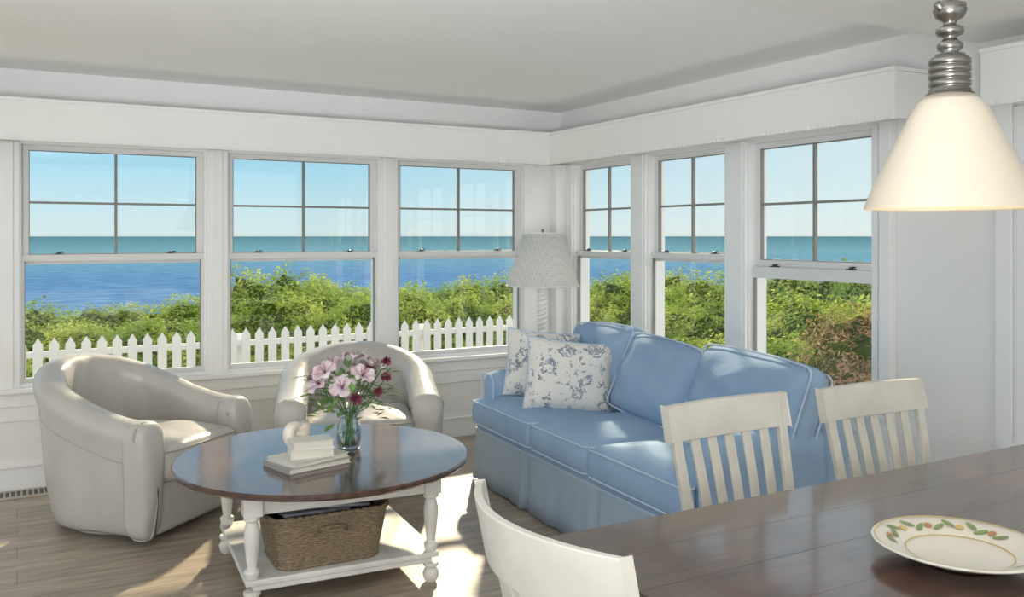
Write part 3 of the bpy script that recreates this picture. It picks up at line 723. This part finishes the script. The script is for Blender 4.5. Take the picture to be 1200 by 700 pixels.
# ------------------------------------------------------------ dining chairs
def dchair(loc,rz,label,W=.56,Ht=.985,curve=.03,crest=.12,ns=6,group='white dining chairs',solid=False):
    e=empty('dining_chair',loc,rz,label,'chair',group=group)
    sw=W/2-.045
    m=MB(); m.M=Matrix.Translation((0,-.01,.445)); m.softbox(W-.08,.42,.035,.015,0); m.obj('seat',CHAIRW,e,smooth=True)
    def back(z): return .185+(max(0,z-.45))*.21
    for sx in (-1,1):
        m=MB(); zt=Ht-crest+.02 if solid else Ht-.02
        p=[(sx*(sw-.01),.20+.03,.0),(sx*(sw-.01),.19,.25),(sx*(sw-.01),.185,.45),(sx*(sw+.003),back(.7),.7),(sx*(sw+.018),back(zt),zt)]
        vs=[];fs=[]
        for (x,y,z) in p:
            for dx,dy in ((-.019,-.012),(.019,-.012),(.019,.012),(-.019,.012)): vs.append((x+dx,y+dy,z))
        for k in range(4):
            for i in range(4): j=(i+1)%4; fs.append((k*4+i,k*4+j,k*4+4+j,k*4+4+i))
        fs+= [(3,2,1,0),(16,17,18,19)]
        m.add(vs,fs); m.obj('leg',CHAIRW,e,bevel=.005)
        m=MB(); m.lathe([(.014,0),(.02,.1),(.022,.38),(.02,.425)],sx*(sw-.03),-.18,14); m.obj('leg',CHAIRW,e,smooth=True)
    m=MB()
    def rail(z0,z1,hw,th,cv,drop=0):
        vs=[];fs=[];K=20
        for i in range(K+1):
            u=-1+2*i/K; x=u*hw; c=cv*(1-u*u)
            tz=z1-.004*(u*u); zb=z0+drop*u*u
            for (z,dy) in ((zb,-th),(zb,th),(tz,th),(tz,-th)): vs.append((x,back(z)+c+dy,z))
        for i in range(K):
            for k in range(4): j=(k+1)%4; fs.append((i*4+k,i*4+j,i*4+4+j,i*4+4+k))
        fs+=[(0,1,2,3),(K*4+3,K*4+2,K*4+1,K*4)]
        m.add(vs,fs)
    rail(Ht-crest,Ht,W/2,.015 if not solid else .011,curve)
    rail(.51,.56,sw-.01,.010,curve*.5)
    for k in range(ns):
        u=-1+2*(k+.5)/ns; u*=.90; x0=u*(sw-.03); x1=u*(sw-.01)
        vs=[];fs=[]; hw=.020
        for i in range(7):
            t=i/6; z=.55+(Ht-crest+.01-.55)*t; x=x0+(x1-x0)*t; c=(curve*.5+(curve*.5)*t)*(1-u*u)-.004*math.sin(pi*t)
            for dx,dy in ((-hw,-.006),(hw,-.006),(hw,.006),(-hw,.006)): vs.append((x+dx,back(z)+c+dy,z))
        for i in range(6):
            for q in range(4): j=(q+1)%4; fs.append((i*4+q,i*4+j,i*4+4+j,i*4+4+q))
        m.add(vs,fs)
    m.obj('backrest',CHAIRW,e,bevel=.004)
    m=MB()
    for s in (-1,1): m.box(s*(sw-.03)-.008,s*(sw-.03)+.008,-.165,.18,.2,.23)
    m.box(-sw+.04,sw-.04,0,.016,.205,.225); m.obj('stretcher',CHAIRW,e)
    return e
dchair((2.165,2.03,0),0.02,'cream white slat back wooden dining chair close to the sofa',curve=.015,ns=5)
dchair((2.865,2.00,0),-0.02,'cream white slat back wooden dining chair beneath the pendant lamp',curve=.015,ns=5)
dchair((1.285,1.64,0),math.radians(90),'cream white dining chair with deeply curved top rail',W=.60,Ht=.95,curve=.10,crest=.15,ns=7,solid=True)
# ------------------------------------------------------------ pendant
pe=empty('pendant_lamp',(1.84,1.26,0),0,'nickel pendant lamp with cream cone shade above dining table','lamp')
m=MB(); m.lathe([(.182,1.612),(.181,1.618),(.162,1.665),(.124,1.745),(.087,1.82),(.068,1.852),(.050,1.868),(.046,1.862),(.064,1.847),(.083,1.816),(.120,1.742),(.158,1.663),(.175,1.616),(.182,1.612)],0,0,64,False); m.obj('lamp_shade',PEND,pe,smooth=True)
m=MB(); pr=[(.0,1.856),(.05,1.856),(.05,1.872)]
z=1.872
for k in range(5): pr+=[(.044,z),(.044,z+.010),(.040,z+.012),(.040,z+.015)]; z+=.0165
pr+=[(.032,z),(.032,z+.006),(.016,z+.01),(.026,z+.018),(.028,z+.028),(.018,z+.038),(.012,z+.045),(.026,z+.05),(.030,z+.058),(.028,z+.066),(.014,z+.072),(.014,z+.08),(.030,z+.09),(.036,z+.105),(.030,z+.12),(.016,z+.128),(.011,z+.14),(.011,2.545),(.055,2.55),(.06,2.569),(0,2.569)]
m.lathe(pr,0,0,32,False); m.tube([(-.045,0,z+.115),(-.02,0,z+.10),(.02,0,z+.12),(.048,0,z+.125)],.009,8)
m.obj('stem',NICKEL,pe,smooth=True)
m=MB(); m.lathe([(0,1.70),(.02,1.705),(.03,1.73),(.025,1.76),(.014,1.79),(.014,1.85)],0,0,20,False); m.obj('bulb',BULB,pe,smooth=True)
# ------------------------------------------------------------ lights
def pt(loc,e,col,r=.04):
    l=bpy.data.lights.new('lamp_light','POINT'); l.energy=e; l.color=col; l.shadow_soft_size=r
    o=bpy.data.objects.new('lamp_light',l); COL.objects.link(o); o.location=loc
pt((1.84,1.26,1.645),1.8,(1,.78,.50),.03)
def area(loc,target,size,e,col,spread=180):  # added fill lights behind the camera, brightening walls and ceiling
    l=bpy.data.lights.new('added_fill_light','AREA'); l.energy=e; l.color=col; l.shape='DISK'; l.size=size; l.spread=math.radians(spread)
    o=bpy.data.objects.new('added_fill_light',l); COL.objects.link(o); o.location=loc; o.rotation_euler=(Vector(target)-Vector(loc)).to_track_quat('-Z','Y').to_euler()
area((-1.4,-1.2,1.7),(2.2,5.4,2.2),1.6,18,(.98,.99,1))
area((-.9,-.6,1.0),(-.9+.49*.82,-.6+.87*.82,1.0+.57),1.3,62,(.98,.99,1),84)
sd=bpy.data.lights.new('sun','SUN'); sd.energy=7.5; sd.angle=.03; sd.color=(1,.86,.59)
so_=bpy.data.objects.new('sun',sd); COL.objects.link(so_)
dirv=Vector((-.64,-1,-.64)); so_.rotation_euler=dirv.to_track_quat('-Z','Y').to_euler()
w=bpy.data.worlds.new('sky'); sc.world=w; w.use_nodes=True; t=w.node_tree; bg=t.nodes['Background']
tc=t.nodes.new('ShaderNodeTexCoord'); sx=t.nodes.new('ShaderNodeSeparateXYZ'); t.links.new(tc.outputs['Generated'],sx.inputs[0])
r=t.nodes.new('ShaderNodeValToRGB'); e=r.color_ramp.elements
e[0].position=.0; e[0].color=(.64,.79,.78,1); e[1].position=1; e[1].color=(.60,.75,1.0,1)
for p,c in ((.025,(.57,.79,.84)),(.07,(.40,.72,.86)),(.14,(.30,.63,.86)),(.35,(.65,.82,1.0))):
    x=e.new(p); x.color=(*c,1)
t.links.new(sx.outputs['Z'],r.inputs[0])
mr=t.nodes.new('ShaderNodeMapRange'); mr.inputs[1].default_value=.1; mr.inputs[2].default_value=-.7; mr.inputs[3].default_value=1.0; mr.inputs[4].default_value=1.8  # sky strength raised behind the camera as added interior fill
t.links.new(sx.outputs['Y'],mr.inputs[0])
hz=t.nodes.new('ShaderNodeMapRange'); hz.inputs[1].default_value=.30; hz.inputs[2].default_value=.85; hz.inputs[3].default_value=0; hz.inputs[4].default_value=.65
t.links.new(sx.outputs['X'],hz.inputs[0])
mx=t.nodes.new('ShaderNodeMix'); mx.data_type='RGBA'; t.links.new(hz.outputs[0],mx.inputs[0]); t.links.new(r.outputs[0],mx.inputs[6]); mx.inputs[7].default_value=(.88,.94,.90,1)
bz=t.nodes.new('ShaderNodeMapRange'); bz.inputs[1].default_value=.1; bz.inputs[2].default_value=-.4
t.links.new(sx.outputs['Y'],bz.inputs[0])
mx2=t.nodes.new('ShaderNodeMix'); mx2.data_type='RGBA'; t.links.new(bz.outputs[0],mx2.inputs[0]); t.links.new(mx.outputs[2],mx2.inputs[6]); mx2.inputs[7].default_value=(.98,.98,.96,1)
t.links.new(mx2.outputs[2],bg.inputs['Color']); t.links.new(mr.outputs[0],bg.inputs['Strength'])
# ------------------------------------------------------------ camera
cd=bpy.data.cameras.new('camera'); cam=bpy.data.objects.new('camera',cd); COL.objects.link(cam); sc.camera=cam
cd.sensor_width=36; cd.lens=36*1036/1200; cd.shift_y=-73/1200; cd.clip_start=.05; cd.clip_end=200000
cam.location=(0,0,H); cam.rotation_euler=(pi/2,0,-math.radians(29.25))
sc.view_settings.view_transform='Standard'
